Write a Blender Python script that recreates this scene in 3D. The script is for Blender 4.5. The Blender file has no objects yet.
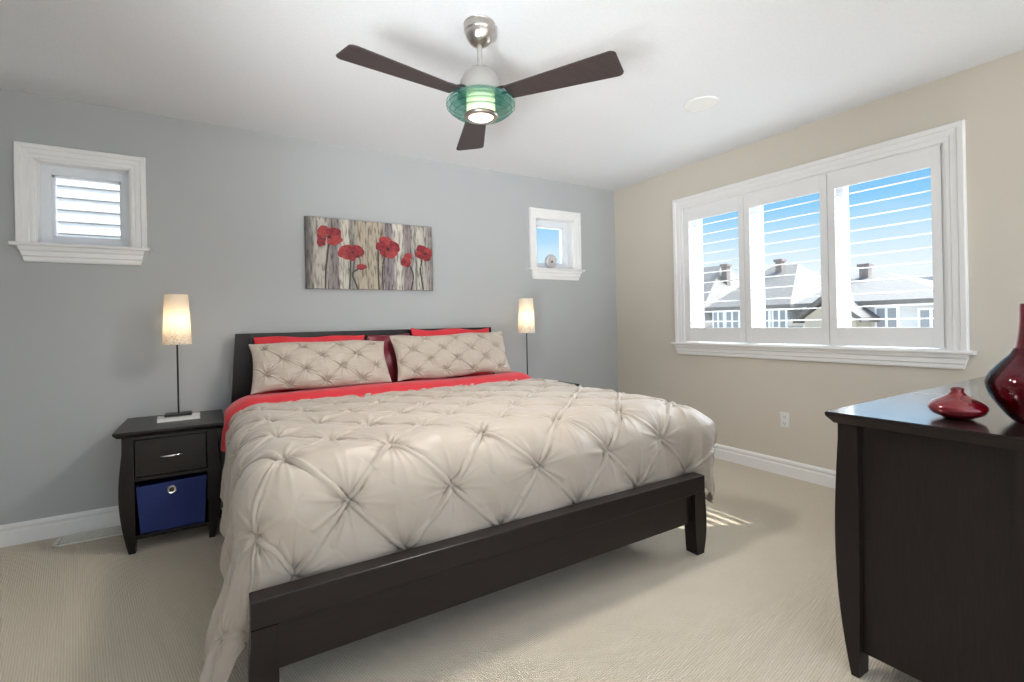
import bpy, bmesh, math, random
import numpy as np
from mathutils import Vector, Matrix, noise
random.seed(7)
C = bpy.context.scene.collection
SC = bpy.context.scene
PI = math.pi

# ------------------------------------------------------------------ camera
R_, D_, H_ = 3.889, 4.077, 2.74          # right wall x, back wall y, ceiling z (camera stands above x=0, y=0)
yaw, roll, fpx, eye = math.radians(31.48), math.radians(-1.2), 486.0, 1.2755
right = Vector((math.cos(yaw), -math.sin(yaw), 0)); fwd = Vector((math.sin(yaw), math.cos(yaw), 0)); up = Vector((0, 0, 1))
cr, sr = math.cos(roll), math.sin(roll)
cx_ = right * cr + up * sr
cy_ = up * cr - right * sr
cam = bpy.data.cameras.new('camera'); camo = bpy.data.objects.new('camera', cam); C.objects.link(camo)
m = Matrix.Identity(4)
for i in range(3):
    m[i][0], m[i][1], m[i][2] = cx_[i], cy_[i], -fwd[i]
m[0][3], m[1][3], m[2][3] = 0, 0, eye
camo.matrix_world = m
cam.sensor_width = 36; cam.lens = 36 * fpx / 1024; cam.shift_y = -18.7 / 1024; cam.clip_start = 0.05; cam.clip_end = 300
SC.camera = camo

# ------------------------------------------------------------------ view, sky, sun
SC.view_settings.view_transform = 'Standard'; SC.view_settings.look = 'None'
SC.view_settings.gamma = 1; SC.view_settings.use_curve_mapping = False
SC.view_settings.exposure = 0.63
W = bpy.data.worlds.new('sky'); SC.world = W; W.use_nodes = True
nt = W.node_tree; nt.nodes.clear()
def N(t, typ, **kw):
    n = t.nodes.new(typ)
    for k, v in kw.items():
        setattr(n, k, v)
    return n
tc = N(nt, 'ShaderNodeTexCoord'); sep = N(nt, 'ShaderNodeSeparateXYZ'); nt.links.new(tc.outputs['Generated'], sep.inputs[0])
mr = N(nt, 'ShaderNodeMapRange'); mr.inputs[1].default_value = -0.1; mr.inputs[2].default_value = 0.5
nt.links.new(sep.outputs[2], mr.inputs[0])
rp = N(nt, 'ShaderNodeValToRGB'); nt.links.new(mr.outputs[0], rp.inputs[0])
el = rp.color_ramp.elements
el[0].position = 0.0; el[0].color = (0.50, 0.48, 0.45, 1)
el[1].position = 1.0; el[1].color = (0.075, 0.27, 0.58, 1)
for p, c in ((0.16, (0.64, 0.655, 0.66)), (0.29, (0.60, 0.65, 0.68)), (0.39, (0.42, 0.56, 0.67)), (0.49, (0.19, 0.425, 0.655)), (0.62, (0.11, 0.335, 0.62))):
    e = el.new(p); e.color = (*c, 1)
nz = N(nt, 'ShaderNodeTexNoise'); nz.inputs['Scale'].default_value = 3.0; nz.inputs['Detail'].default_value = 5
mp = N(nt, 'ShaderNodeMapping'); mp.inputs['Scale'].default_value = (1, 1, 4)
nt.links.new(tc.outputs['Generated'], mp.inputs[0]); nt.links.new(mp.outputs[0], nz.inputs['Vector'])
cl = N(nt, 'ShaderNodeMapRange'); cl.inputs[1].default_value = 0.52; cl.inputs[2].default_value = 0.75; cl.inputs[4].default_value = 0.35
nt.links.new(nz.outputs[0], cl.inputs[0])
mix = N(nt, 'ShaderNodeMixRGB'); mix.inputs[2].default_value = (0.64, 0.66, 0.68, 1)
nt.links.new(cl.outputs[0], mix.inputs[0]); nt.links.new(rp.outputs[0], mix.inputs[1])
# added fill: unseen sky brightened behind the camera to light the room
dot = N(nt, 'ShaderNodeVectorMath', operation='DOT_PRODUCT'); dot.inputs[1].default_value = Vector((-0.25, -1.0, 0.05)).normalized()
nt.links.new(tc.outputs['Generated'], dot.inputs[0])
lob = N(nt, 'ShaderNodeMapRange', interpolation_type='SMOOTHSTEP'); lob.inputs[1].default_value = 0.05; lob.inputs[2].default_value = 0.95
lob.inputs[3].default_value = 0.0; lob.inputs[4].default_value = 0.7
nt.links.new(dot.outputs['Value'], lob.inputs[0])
sky_fill = N(nt, 'ShaderNodeMixRGB', blend_type='MULTIPLY'); sky_fill.inputs[0].default_value = 1; sky_fill.inputs[1].default_value = (1.0, 0.98, 0.96, 1)
nt.links.new(lob.outputs[0], sky_fill.inputs[2])
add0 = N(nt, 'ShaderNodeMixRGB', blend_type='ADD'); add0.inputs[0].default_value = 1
nt.links.new(mix.outputs[0], add0.inputs[1]); nt.links.new(sky_fill.outputs[0], add0.inputs[2])
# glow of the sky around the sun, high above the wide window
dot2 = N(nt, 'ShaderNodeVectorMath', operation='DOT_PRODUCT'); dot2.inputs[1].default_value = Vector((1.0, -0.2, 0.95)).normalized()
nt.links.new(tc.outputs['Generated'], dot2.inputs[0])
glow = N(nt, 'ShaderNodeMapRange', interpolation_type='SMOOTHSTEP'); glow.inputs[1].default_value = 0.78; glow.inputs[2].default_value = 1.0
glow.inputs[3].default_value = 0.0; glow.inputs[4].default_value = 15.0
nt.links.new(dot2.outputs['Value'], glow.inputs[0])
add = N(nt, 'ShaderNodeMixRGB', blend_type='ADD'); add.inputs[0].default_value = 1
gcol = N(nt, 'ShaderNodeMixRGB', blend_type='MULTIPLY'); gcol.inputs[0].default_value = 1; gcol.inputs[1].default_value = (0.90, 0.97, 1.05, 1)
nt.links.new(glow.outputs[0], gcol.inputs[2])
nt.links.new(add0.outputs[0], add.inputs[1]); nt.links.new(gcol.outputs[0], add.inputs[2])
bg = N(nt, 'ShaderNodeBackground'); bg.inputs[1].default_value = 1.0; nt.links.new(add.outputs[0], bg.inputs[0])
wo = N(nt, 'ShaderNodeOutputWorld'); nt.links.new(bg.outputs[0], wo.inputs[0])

sun = bpy.data.lights.new('sun', 'SUN'); sun.energy = 4.0; sun.angle = 0.002; sun.color = (1.0, 0.95, 0.86)
suno = bpy.data.objects.new('sun', sun); C.objects.link(suno)
suno.rotation_euler = Vector((1.0, -0.45, 1.11)).to_track_quat('Z', 'Y').to_euler(); suno.location = (12, -5, 14)

# unseen fill light added behind the camera, turned up to brighten the ceiling
upl = bpy.data.lights.new('ceiling_fill', 'AREA'); upl.shape = 'DISK'; upl.size = 1.6; upl.energy = 10; upl.color = (0.96, 0.98, 1.0); upl.spread = math.radians(140)
uplo = bpy.data.objects.new('ceiling_fill', upl); C.objects.link(uplo); uplo.location = (0.7, -0.95, 1.35)
uplo.rotation_euler = Vector((0.0, -0.12, -1.0)).to_track_quat('Z', 'Y').to_euler()
# unseen bounce light added left of the camera to brighten the far ceiling
fl = bpy.data.lights.new('bounce_fill', 'SPOT'); fl.energy = 335; fl.spot_size = math.radians(58); fl.spot_blend = 1.0; fl.shadow_soft_size = 0.45; fl.color = (0.92, 0.97, 1.0)
flo = bpy.data.objects.new('bounce_fill', fl); C.objects.link(flo); flo.location = (-0.9, 0.1, 0.75)
flo.rotation_euler = (flo.location - Vector((2.05, 3.15, 2.95))).to_track_quat('Z', 'Y').to_euler()
SC.cycles.transparent_max_bounces = 32

# ------------------------------------------------------------------ materials
def mat(name, col, rough=0.5, metal=0.0, spec=0.5, var=0.0, vscale=8.0, bump=0.0, bscale=200.0, stretch=None, sheen=0.0, coat=0.0, emit=None, trans=0.0, ior=1.45, bdist=0.002):
    M = bpy.data.materials.new(name); M.use_nodes = True; t = M.node_tree; b = t.nodes['Principled BSDF']
    b.inputs['Base Color'].default_value = (*col, 1); b.inputs['Roughness'].default_value = rough
    b.inputs['Metallic'].default_value = metal; b.inputs['Specular IOR Level'].default_value = spec
    b.inputs['Sheen Weight'].default_value = sheen; b.inputs['Coat Weight'].default_value = coat
    b.inputs['Transmission Weight'].default_value = trans; b.inputs['IOR'].default_value = ior
    if emit: b.inputs['Emission Color'].default_value = (*emit[0], 1); b.inputs['Emission Strength'].default_value = emit[1]
    co = N(t, 'ShaderNodeTexCoord'); mpn = N(t, 'ShaderNodeMapping'); t.links.new(co.outputs['Object'], mpn.inputs[0])
    if stretch: mpn.inputs['Scale'].default_value = stretch
    n1 = N(t, 'ShaderNodeTexNoise'); n1.inputs['Scale'].default_value = vscale; n1.inputs['Detail'].default_value = 4
    t.links.new(mpn.outputs[0], n1.inputs['Vector'])
    r1 = N(t, 'ShaderNodeValToRGB'); t.links.new(n1.outputs[0], r1.inputs[0])
    v = max(var, 0.01)
    r1.color_ramp.elements[0].position = 0.3; r1.color_ramp.elements[1].position = 0.7
    r1.color_ramp.elements[0].color = (*[max(0, c * (1 - v)) for c in col], 1); r1.color_ramp.elements[1].color = (*[min(1, c * (1 + v)) for c in col], 1)
    t.links.new(r1.outputs[0], b.inputs['Base Color'])
    if bump:
        n2 = N(t, 'ShaderNodeTexNoise'); n2.inputs['Scale'].default_value = bscale; n2.inputs['Detail'].default_value = 3
        t.links.new(mpn.outputs[0], n2.inputs['Vector'])
        bn = N(t, 'ShaderNodeBump'); bn.inputs['Strength'].default_value = bump; bn.inputs['Distance'].default_value = bdist
        t.links.new(n2.outputs[0], bn.inputs['Height']); t.links.new(bn.outputs[0], b.inputs['Normal'])
    return M

M = {}
M['wall_grey'] = mat('grey_wall_paint', (0.46, 0.47, 0.47), 0.6, var=0.015, vscale=2, bump=0.05, bscale=300)
M['wall_beige'] = mat('beige_wall_paint', (0.66, 0.605, 0.52), 0.65, var=0.015, vscale=2, bump=0.05, bscale=300)
M['ceiling'] = mat('stippled_ceiling', (0.80, 0.81, 0.83), 0.9, var=0.02, vscale=60, bump=0.5, bscale=120, bdist=0.004)
M['trim'] = mat('white_trim_paint', (0.88, 0.87, 0.855), 0.35, var=0.01)
M['shutter'] = mat('white_shutter_paint', (0.88, 0.875, 0.865), 0.35, var=0.01)
M['sash'] = mat('white_vinyl', (0.82, 0.85, 0.89), 0.35, var=0.01)
M['espresso'] = mat('espresso_wood', (0.0110, 0.0072, 0.0064), 0.36, spec=0.35, var=0.35, vscale=14, stretch=(12, 12, 1), bump=0.05, bscale=40)
M['espresso_x'] = mat('espresso_wood_lengthwise', (0.0110, 0.0072, 0.0064), 0.32, spec=0.4, var=0.35, vscale=14, stretch=(1, 12, 12), bump=0.05, bscale=40)
M['espresso_top'] = mat('lacquered_espresso_top', (0.014, 0.010, 0.0095), 0.30, spec=0.8, coat=1.0, var=0.35, vscale=14, stretch=(1, 12, 12))
M['espresso_top'].node_tree.nodes['Principled BSDF'].inputs['Coat Roughness'].default_value = 0.12; M['espresso_top'].node_tree.nodes['Principled BSDF'].inputs['Coat IOR'].default_value = 1.65
M['espresso_dark'] = mat('espresso_wood_interior', (0.012, 0.009, 0.008), 0.6, var=0.2)
M['duvet'] = mat('ivory_satin', (0.43, 0.365, 0.30), 0.48, var=0.02, vscale=5, sheen=0.25, bump=0.1, bscale=500, bdist=0.001)
M['red_cotton'] = mat('red_cotton', (0.62, 0.018, 0.03), 0.6, var=0.06, vscale=6, sheen=0.2, bump=0.08, bscale=500)
M['burgundy'] = mat('burgundy_satin', (0.16, 0.006, 0.02), 0.4, var=0.1, vscale=10, sheen=0.2)
M['blue_fabric'] = mat('navy_woven_fabric', (0.02, 0.035, 0.15), 0.8, var=0.1, vscale=60, bump=0.2, bscale=700)
M['nickel'] = mat('brushed_nickel', (0.50, 0.46, 0.42), 0.28, metal=1.0, var=0.05, vscale=30, stretch=(1, 1, 20))
M['satin_nickel'] = mat('satin_nickel_paint', (0.44, 0.425, 0.40), 0.42, metal=0.55, var=0.03)
M['chrome'] = mat('chrome', (0.8, 0.8, 0.8), 0.12, metal=1.0)
M['black_metal'] = mat('black_metal', (0.02, 0.019, 0.018), 0.4, metal=0.3, var=0.05)
M['blade'] = mat('dark_walnut_blade', (0.05, 0.036, 0.036), 0.45, var=0.25, vscale=10, stretch=(1, 14, 1))
M['paper'] = mat('book_pages', (0.78, 0.75, 0.70), 0.7, var=0.05, vscale=300, stretch=(0.1, 0.1, 8))
M['book_cover'] = mat('pale_book_cover', (0.72, 0.70, 0.69), 0.35, var=0.12, vscale=25)
M['plastic'] = mat('white_plastic', (0.80, 0.79, 0.76), 0.4, var=0.01)
M['dark_slot'] = mat('dark_slot', (0.05, 0.05, 0.05), 0.7)
M['vent'] = mat('cream_register_paint', (0.84, 0.81, 0.73), 0.45, var=0.02)
M['ornament'] = mat('silver_grey_ornament', (0.62, 0.60, 0.60), 0.35, metal=0.4, var=0.2, vscale=30)
M['ornament_face'] = mat('pale_ornament_face', (0.66, 0.60, 0.53), 0.5, var=0.2, vscale=40)
M['siding'] = mat('white_lap_siding', (0.60, 0.60, 0.60), 0.6, var=0.02)
M['stucco'] = mat('pale_house_wall', (0.62, 0.61, 0.59), 0.8, var=0.04, vscale=3)
M['stucco_tan'] = mat('tan_house_wall', (0.44, 0.40, 0.32), 0.8, var=0.04, vscale=3)
M['shingle'] = mat('grey_brown_shingle', (0.20, 0.185, 0.165), 0.85, var=0.15, vscale=6, stretch=(1, 1, 6))
M['shingle_dark'] = mat('weathered_shingle', (0.13, 0.12, 0.11), 0.85, var=0.15, vscale=6)
M['shingle_pale'] = mat('pale_taupe_shingle', (0.20, 0.187, 0.168), 0.85, var=0.12, vscale=6, stretch=(1, 1, 6))
M['brick'] = mat('dark_chimney_brick', (0.26, 0.22, 0.20), 0.85, var=0.3, vscale=20)
M['dark_glass'] = mat('dim_window_glass', (0.30, 0.31, 0.32), 0.3)
M['hill'] = mat('hazy_hillside', (0.36, 0.38, 0.40), 0.95, var=0.15, vscale=0.2)
M['ground'] = mat('pale_ground', (0.52, 0.50, 0.46), 0.95, var=0.1, vscale=0.3)
M['petal'] = mat('poppy_red_paint', (0.25, 0.018, 0.025), 0.5, var=0.6, vscale=35)
M['petal_light'] = mat('poppy_coral_paint', (0.36, 0.04, 0.038), 0.5, var=0.35, vscale=40)
M['petal_dark'] = mat('poppy_dark_paint', (0.07, 0.01, 0.015), 0.5)
M['stem_paint'] = mat('stem_dark_paint', (0.055, 0.055, 0.045), 0.5)
M['cord'] = mat('black_cable', (0.01, 0.01, 0.01), 0.5)

def carpet():
    m_ = mat('beige_loop_carpet', (0.56, 0.485, 0.385), 0.95, var=0.05, vscale=2.0, sheen=0.3)
    t = m_.node_tree; b = t.nodes['Principled BSDF']
    co = N(t, 'ShaderNodeTexCoord'); mp_ = N(t, 'ShaderNodeMapping'); mp_.inputs['Rotation'].default_value = (0, 0, 0.6)
    t.links.new(co.outputs['Object'], mp_.inputs[0])
    sp_ = N(t, 'ShaderNodeSeparateXYZ'); t.links.new(mp_.outputs[0], sp_.inputs[0])
    sn = []
    for k in (0, 1):
        ml = N(t, 'ShaderNodeMath', operation='MULTIPLY'); ml.inputs[1].default_value = 2 * PI / 0.0125; t.links.new(sp_.outputs[k], ml.inputs[0])
        si = N(t, 'ShaderNodeMath', operation='SINE'); t.links.new(ml.outputs[0], si.inputs[0]); sn.append(si)
    pr = N(t, 'ShaderNodeMath', operation='MULTIPLY'); t.links.new(sn[0].outputs[0], pr.inputs[0]); t.links.new(sn[1].outputs[0], pr.inputs[1])
    n = N(t, 'ShaderNodeTexNoise'); n.inputs['Scale'].default_value = 160; n.inputs['Detail'].default_value = 3; t.links.new(mp_.outputs[0], n.inputs['Vector'])
    mx = N(t, 'ShaderNodeMath', operation='MULTIPLY_ADD'); mx.inputs[1].default_value = 0.8; t.links.new(n.outputs[0], mx.inputs[0]); t.links.new(pr.outputs[0], mx.inputs[2])
    bn = N(t, 'ShaderNodeBump'); bn.inputs['Strength'].default_value = 0.8; bn.inputs['Distance'].default_value = 0.003
    t.links.new(mx.outputs[0], bn.inputs['Height']); t.links.new(bn.outputs[0], b.inputs['Normal'])
    mr_ = N(t, 'ShaderNodeMapRange'); mr_.inputs[1].default_value = -0.6; mr_.inputs[2].default_value = 1.2; t.links.new(mx.outputs[0], mr_.inputs[0])
    rp_ = N(t, 'ShaderNodeValToRGB'); t.links.new(mr_.outputs[0], rp_.inputs[0])
    rp_.color_ramp.elements[0].color = (0.56, 0.47, 0.345, 1); rp_.color_ramp.elements[1].color = (0.80, 0.685, 0.53, 1)
    t.links.new(rp_.outputs[0], b.inputs['Base Color'])
    return m_
M['carpet'] = carpet()

def see_through(name, tint, gloss, rough=0.02, fres=True):
    m_ = bpy.data.materials.new(name); m_.use_nodes = True; t = m_.node_tree; t.nodes.clear()
    tr = N(t, 'ShaderNodeBsdfTransparent'); tr.inputs[0].default_value = (*tint, 1)
    gl = N(t, 'ShaderNodeBsdfGlossy'); gl.inputs['Roughness'].default_value = rough
    mx = N(t, 'ShaderNodeMixShader')
    lw = N(t, 'ShaderNodeLayerWeight'); lw.inputs[0].default_value = gloss
    t.links.new(lw.outputs['Fresnel'], mx.inputs[0]); t.links.new(tr.outputs[0], mx.inputs[1]); t.links.new(gl.outputs[0], mx.inputs[2])
    o = N(t, 'ShaderNodeOutputMaterial'); t.links.new(mx.outputs[0], o.inputs[0])
    return m_
M['pane'] = see_through('clear_window_glass', (0.98, 0.99, 0.99), 0.12)
def disc_glass(name, body):
    m_ = bpy.data.materials.new(name); m_.use_nodes = True; t = m_.node_tree; t.nodes.clear()
    tr = N(t, 'ShaderNodeBsdfTransparent'); tr.inputs[0].default_value = (0.89, 0.975, 0.95, 1)
    tl = N(t, 'ShaderNodeBsdfTranslucent'); tl.inputs[0].default_value = (0.04, 0.26, 0.23, 1)
    df = N(t, 'ShaderNodeBsdfDiffuse'); df.inputs[0].default_value = (0.03, 0.20, 0.18, 1)
    gl = N(t, 'ShaderNodeBsdfGlossy'); gl.inputs['Roughness'].default_value = 0.08
    a = N(t, 'ShaderNodeMixShader'); a.inputs[0].default_value = 0.5; t.links.new(df.outputs[0], a.inputs[1]); t.links.new(tl.outputs[0], a.inputs[2])
    b = N(t, 'ShaderNodeMixShader'); b.inputs[0].default_value = body; t.links.new(tr.outputs[0], b.inputs[1]); t.links.new(a.outputs[0], b.inputs[2])
    c = N(t, 'ShaderNodeMixShader'); c.inputs[0].default_value = 0.10; t.links.new(b.outputs[0], c.inputs[1]); t.links.new(gl.outputs[0], c.inputs[2])
    o = N(t, 'ShaderNodeOutputMaterial'); t.links.new(c.outputs[0], o.inputs[0]); return m_
M['green_glass'] = disc_glass('sea_green_glass', 0.05)
M['green_edge'] = disc_glass('sea_green_glass_edge', 0.50)
M['ruby_core'] = mat('ruby_glass', (0.33, 0.004, 0.022), 0.05, trans=0.85, ior=1.4, coat=0.5)
M['ruby_small'] = mat('ruby_lustre_glass', (0.20, 0.004, 0.011), 0.10, metal=0.3, coat=1.0)
M['casing_glass'] = see_through('smoky_casing_glass', (0.90, 0.72, 0.80), 0.20)

def shade_mat():
    m_ = bpy.data.materials.new('ivory_paper_shade'); m_.use_nodes = True; t = m_.node_tree; t.nodes.clear()
    co = N(t, 'ShaderNodeTexCoord'); sp = N(t, 'ShaderNodeSeparateXYZ'); t.links.new(co.outputs['Object'], sp.inputs[0])
    vo = N(t, 'ShaderNodeTexVoronoi'); vo.inputs['Scale'].default_value = 70; t.links.new(co.outputs['Object'], vo.inputs['Vector'])
    dots = N(t, 'ShaderNodeMath', operation='LESS_THAN'); dots.inputs[1].default_value = 0.33; t.links.new(vo.outputs['Distance'], dots.inputs[0])
    band = N(t, 'ShaderNodeMapRange'); t.links.new(sp.outputs[2], band.inputs[0])
    band.inputs[1].default_value = 0.62; band.inputs[2].default_value = 0.50; band.inputs[3].default_value = 0; band.inputs[4].default_value = 1
    low = N(t, 'ShaderNodeMath', operation='MULTIPLY'); t.links.new(dots.outputs[0], low.inputs[0]); t.links.new(band.outputs[0], low.inputs[1])
    cm = N(t, 'ShaderNodeMixRGB'); cm.inputs[1].default_value = (0.88, 0.84, 0.77, 1); cm.inputs[2].default_value = (0.70, 0.60, 0.50, 1); t.links.new(low.outputs[0], cm.inputs[0])
    df = N(t, 'ShaderNodeBsdfDiffuse'); tl = N(t, 'ShaderNodeBsdfTranslucent')
    t.links.new(cm.outputs[0], df.inputs[0]); t.links.new(cm.outputs[0], tl.inputs[0])
    mx = N(t, 'ShaderNodeMixShader'); mx.inputs[0].default_value = 0.5; t.links.new(df.outputs[0], mx.inputs[1]); t.links.new(tl.outputs[0], mx.inputs[2])
    o = N(t, 'ShaderNodeOutputMaterial'); t.links.new(mx.outputs[0], o.inputs[0]); return m_
M['shade'] = shade_mat()
M['lens'] = mat('lit_frosted_lens', (0.9, 0.86, 0.75), 0.4, emit=((1.0, 0.80, 0.45), 1.0))
M['lens_face'] = mat('lit_lens_face', (0.95, 0.93, 0.88), 0.4, emit=((1.0, 0.95, 0.85), 1.0))
M['bulb'] = mat('lit_bulb', (1, 0.9, 0.7), 0.4, emit=((1.0, 0.80, 0.52), 18.0))

def canvas_mat():
    m_ = bpy.data.materials.new('painted_weathered_planks'); m_.use_nodes = True; t = m_.node_tree; b = t.nodes['Principled BSDF']; b.inputs['Roughness'].default_value = 0.55
    co = N(t, 'ShaderNodeTexCoord'); mp_ = N(t, 'ShaderNodeMapping'); t.links.new(co.outputs['Object'], mp_.inputs[0]); mp_.inputs['Scale'].default_value = (1, 1, 0.16)
    n = N(t, 'ShaderNodeTexNoise'); n.inputs['Scale'].default_value = 26; n.inputs['Detail'].default_value = 6; t.links.new(mp_.outputs[0], n.inputs['Vector'])
    sp = N(t, 'ShaderNodeSeparateXYZ'); t.links.new(co.outputs['Object'], sp.inputs[0])
    s = N(t, 'ShaderNodeMapRange'); s.inputs[1].default_value = -0.523; s.inputs[2].default_value = 0.523; t.links.new(sp.outputs[0], s.inputs[0])
    ma = N(t, 'ShaderNodeMath', operation='MULTIPLY_ADD'); ma.inputs[1].default_value = 0.09; t.links.new(n.outputs[0], ma.inputs[0]); t.links.new(s.outputs[0], ma.inputs[2])
    sb = N(t, 'ShaderNodeMath', operation='SUBTRACT'); sb.inputs[1].default_value = 0.045; t.links.new(ma.outputs[0], sb.inputs[0])
    rp_ = N(t, 'ShaderNodeValToRGB'); t.links.new(sb.outputs[0], rp_.inputs[0]); e = rp_.color_ramp.elements
    e[0].position = 0; e[0].color = (0.12, 0.105, 0.095, 1); e[1].position = 1; e[1].color = (0.24, 0.21, 0.20, 1)
    for p, c in ((.04, (.25, .22, .20)), (.07, (.50, .46, .40)), (.14, (.52, .48, .42)), (.17, (.27, .235, .225)), (.235, (.22, .19, .185)), (.25, (.60, .56, .47)), (.31, (.60, .56, .48)), (.335, (.18, .17, .15)), (.355, (.32, .30, .25)),
                 (.385, (.44, .37, .28)), (.56, (.46, .39, .30)), (.60, (.24, .205, .215)), (.65, (.25, .21, .22)), (.68, (.66, .62, .54)), (.73, (.62, .58, .50)), (.755, (.30, .25, .245)), (.82, (.26, .22, .22)), (.835, (.58, .54, .47)), (.845, (.18, .17, .16)), (.87, (.56, .53, .45)), (.93, (.45, .41, .37))):
        k = e.new(p); k.color = (*c, 1)
    n2 = N(t, 'ShaderNodeTexNoise'); n2.inputs['Scale'].default_value = 60; n2.inputs['Detail'].default_value = 5; t.links.new(mp_.outputs[0], n2.inputs['Vector'])
    r2 = N(t, 'ShaderNodeValToRGB'); t.links.new(n2.outputs[0], r2.inputs[0]); r2.color_ramp.elements[0].position = 0.36; r2.color_ramp.elements[0].color = (0.34, 0.32, 0.31, 1); r2.color_ramp.elements[1].position = 0.52; r2.color_ramp.elements[1].color = (1, 1, 1, 1)
    mu = N(t, 'ShaderNodeMixRGB', blend_type='MULTIPLY'); mu.inputs[0].default_value = 1.0; t.links.new(rp_.outputs[0], mu.inputs[1]); t.links.new(r2.outputs[0], mu.inputs[2])
    t.links.new(mu.outputs[0], b.inputs['Base Color']); return m_
M['canvas'] = canvas_mat()

# ------------------------------------------------------------------ builders
ORG = {}
def tag(o, label=None, cat=None, group=None, kind=None):
    if label: o['label'] = label
    if cat: o['category'] = cat
    if group: o['group'] = group
    if kind: o['kind'] = kind
    return o
def empty(name, loc, label=None, cat=None, group=None, kind=None):
    o = bpy.data.objects.new(name, None); C.objects.link(o); o.location = loc; o.empty_display_size = 0.1
    ORG[o.name] = Vector(loc); return tag(o, label, cat, group, kind)

class MB:
    def __init__(s): s.bm = bmesh.new()
    def _add(s, verts, faces, mi=0):
        vs = [s.bm.verts.new(v) for v in verts]
        for f in faces:
            try:
                fc = s.bm.faces.new([vs[i] for i in f]); fc.material_index = mi
            except ValueError: pass
        return vs
    def box(s, x0, x1, y0, y1, z0, z1, bev=0.0, mi=0, seg=2):
        v = [(x, y, z) for x in (x0, x1) for y in (y0, y1) for z in (z0, z1)]
        f = [(0, 1, 3, 2), (4, 6, 7, 5), (0, 4, 5, 1), (2, 3, 7, 6), (0, 2, 6, 4), (1, 5, 7, 3)]
        vs = s._add(v, f, mi)
        if bev:
            es = {e for w in vs for e in w.link_edges}
            bmesh.ops.bevel(s.bm, geom=list(es), offset=bev, segments=seg, affect='EDGES', profile=0.5)
        return s
    def prism(s, poly, axis, lo, hi, bev=0.0, mi=0):
        """poly in the two other axes (in xyz order) pushed from lo to hi along axis"""
        n = len(poly); vs = []
        for w in (lo, hi):
            for a, b in poly:
                vs.append((w, a, b) if axis == 0 else (a, w, b) if axis == 1 else (a, b, w))
        fs = [tuple(range(n)), tuple(range(n, 2 * n))] + [(i, (i + 1) % n, n + (i + 1) % n, n + i) for i in range(n)]
        v2 = s._add(vs, fs, mi)
        if bev:
            es = {e for w in v2 for e in w.link_edges}
            bmesh.ops.bevel(s.bm, geom=list(es), offset=bev, segments=2, affect='EDGES', profile=0.5)
        return s
    def lathe(s, prof, c, n=40, mi=0, axis=2, sx=1.0, sy=1.0, close=False):
        vs = []; fs = []; k = len(prof)
        for i in range(n):
            a = 2 * PI * i / n
            for r, h in prof:
                x, y = r * math.cos(a) * sx, r * math.sin(a) * sy
                p = (x, y, h) if axis == 2 else (x, h, y) if axis == 1 else (h, x, y)
                vs.append((c[0] + p[0], c[1] + p[1], c[2] + p[2]))
        for i in range(n):
            j = (i + 1) % n
            for q in range(k - 1 + (1 if close else 0)):
                q2 = (q + 1) % k
                fs.append((i * k + q, j * k + q, j * k + q2, i * k + q2))
        s._add(vs, fs, mi)
        bmesh.ops.remove_doubles(s.bm, verts=s.bm.verts, dist=1e-6); return s
    def tube(s, pts, r, n=10, mi=0, flat=None):
        pts = [Vector(p) for p in pts]; vs = []; fs = []
        for i, p in enumerate(pts):
            d = (pts[min(i + 1, len(pts) - 1)] - pts[max(i - 1, 0)]).normalized()
            a = d.orthogonal().normalized() if abs(d.z) > 0.99 else d.cross(Vector((0, 0, 1))).normalized()
            b = d.cross(a); rr = r[i] if isinstance(r, (list, tuple)) else r
            for k in range(n):
                t = 2 * PI * k / n; w = a * math.cos(t) * rr + b * math.sin(t) * rr
                if flat: w.y *= flat
                vs.append(p + w)
        for i in range(len(pts) - 1):
            for k in range(n):
                fs.append((i * n + k, i * n + (k + 1) % n, (i + 1) * n + (k + 1) % n, (i + 1) * n + k))
        fs.append(tuple(range(n))); fs.append(tuple(range((len(pts) - 1) * n, len(pts) * n)))
        s._add(vs, fs, mi); return s
    def build(s, name, mats, parent=None, smooth=False, origin=None, **tags):
        bmesh.ops.recalc_face_normals(s.bm, faces=s.bm.faces)
        me = bpy.data.meshes.new(name); 
        co = [v.co.copy() for v in s.bm.verts]
        mn = Vector([min(c[i] for c in co) for i in range(3)]); mx = Vector([max(c[i] for c in co) for i in range(3)])
        if origin is None: origin = Vector(((mn.x + mx.x) / 2, (mn.y + mx.y) / 2, mn.z))
        origin = Vector(origin)
        bmesh.ops.translate(s.bm, verts=s.bm.verts, vec=-origin)
        s.bm.to_mesh(me); s.bm.free()
        for mm in (mats if isinstance(mats, (list, tuple)) else [mats]): me.materials.append(M[mm])
        if smooth:
            me.polygons.foreach_set('use_smooth', [True] * len(me.polygons))
            try: me.set_sharp_from_angle(angle=math.radians(smooth if smooth is not True else 40))
            except Exception: pass
        o = bpy.data.objects.new(name, me); C.objects.link(o)
        po = ORG[parent.name] if parent else Vector((0, 0, 0))
        o.parent = parent; o.location = origin - po; ORG[o.name] = origin
        return tag(o, **tags)

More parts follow.
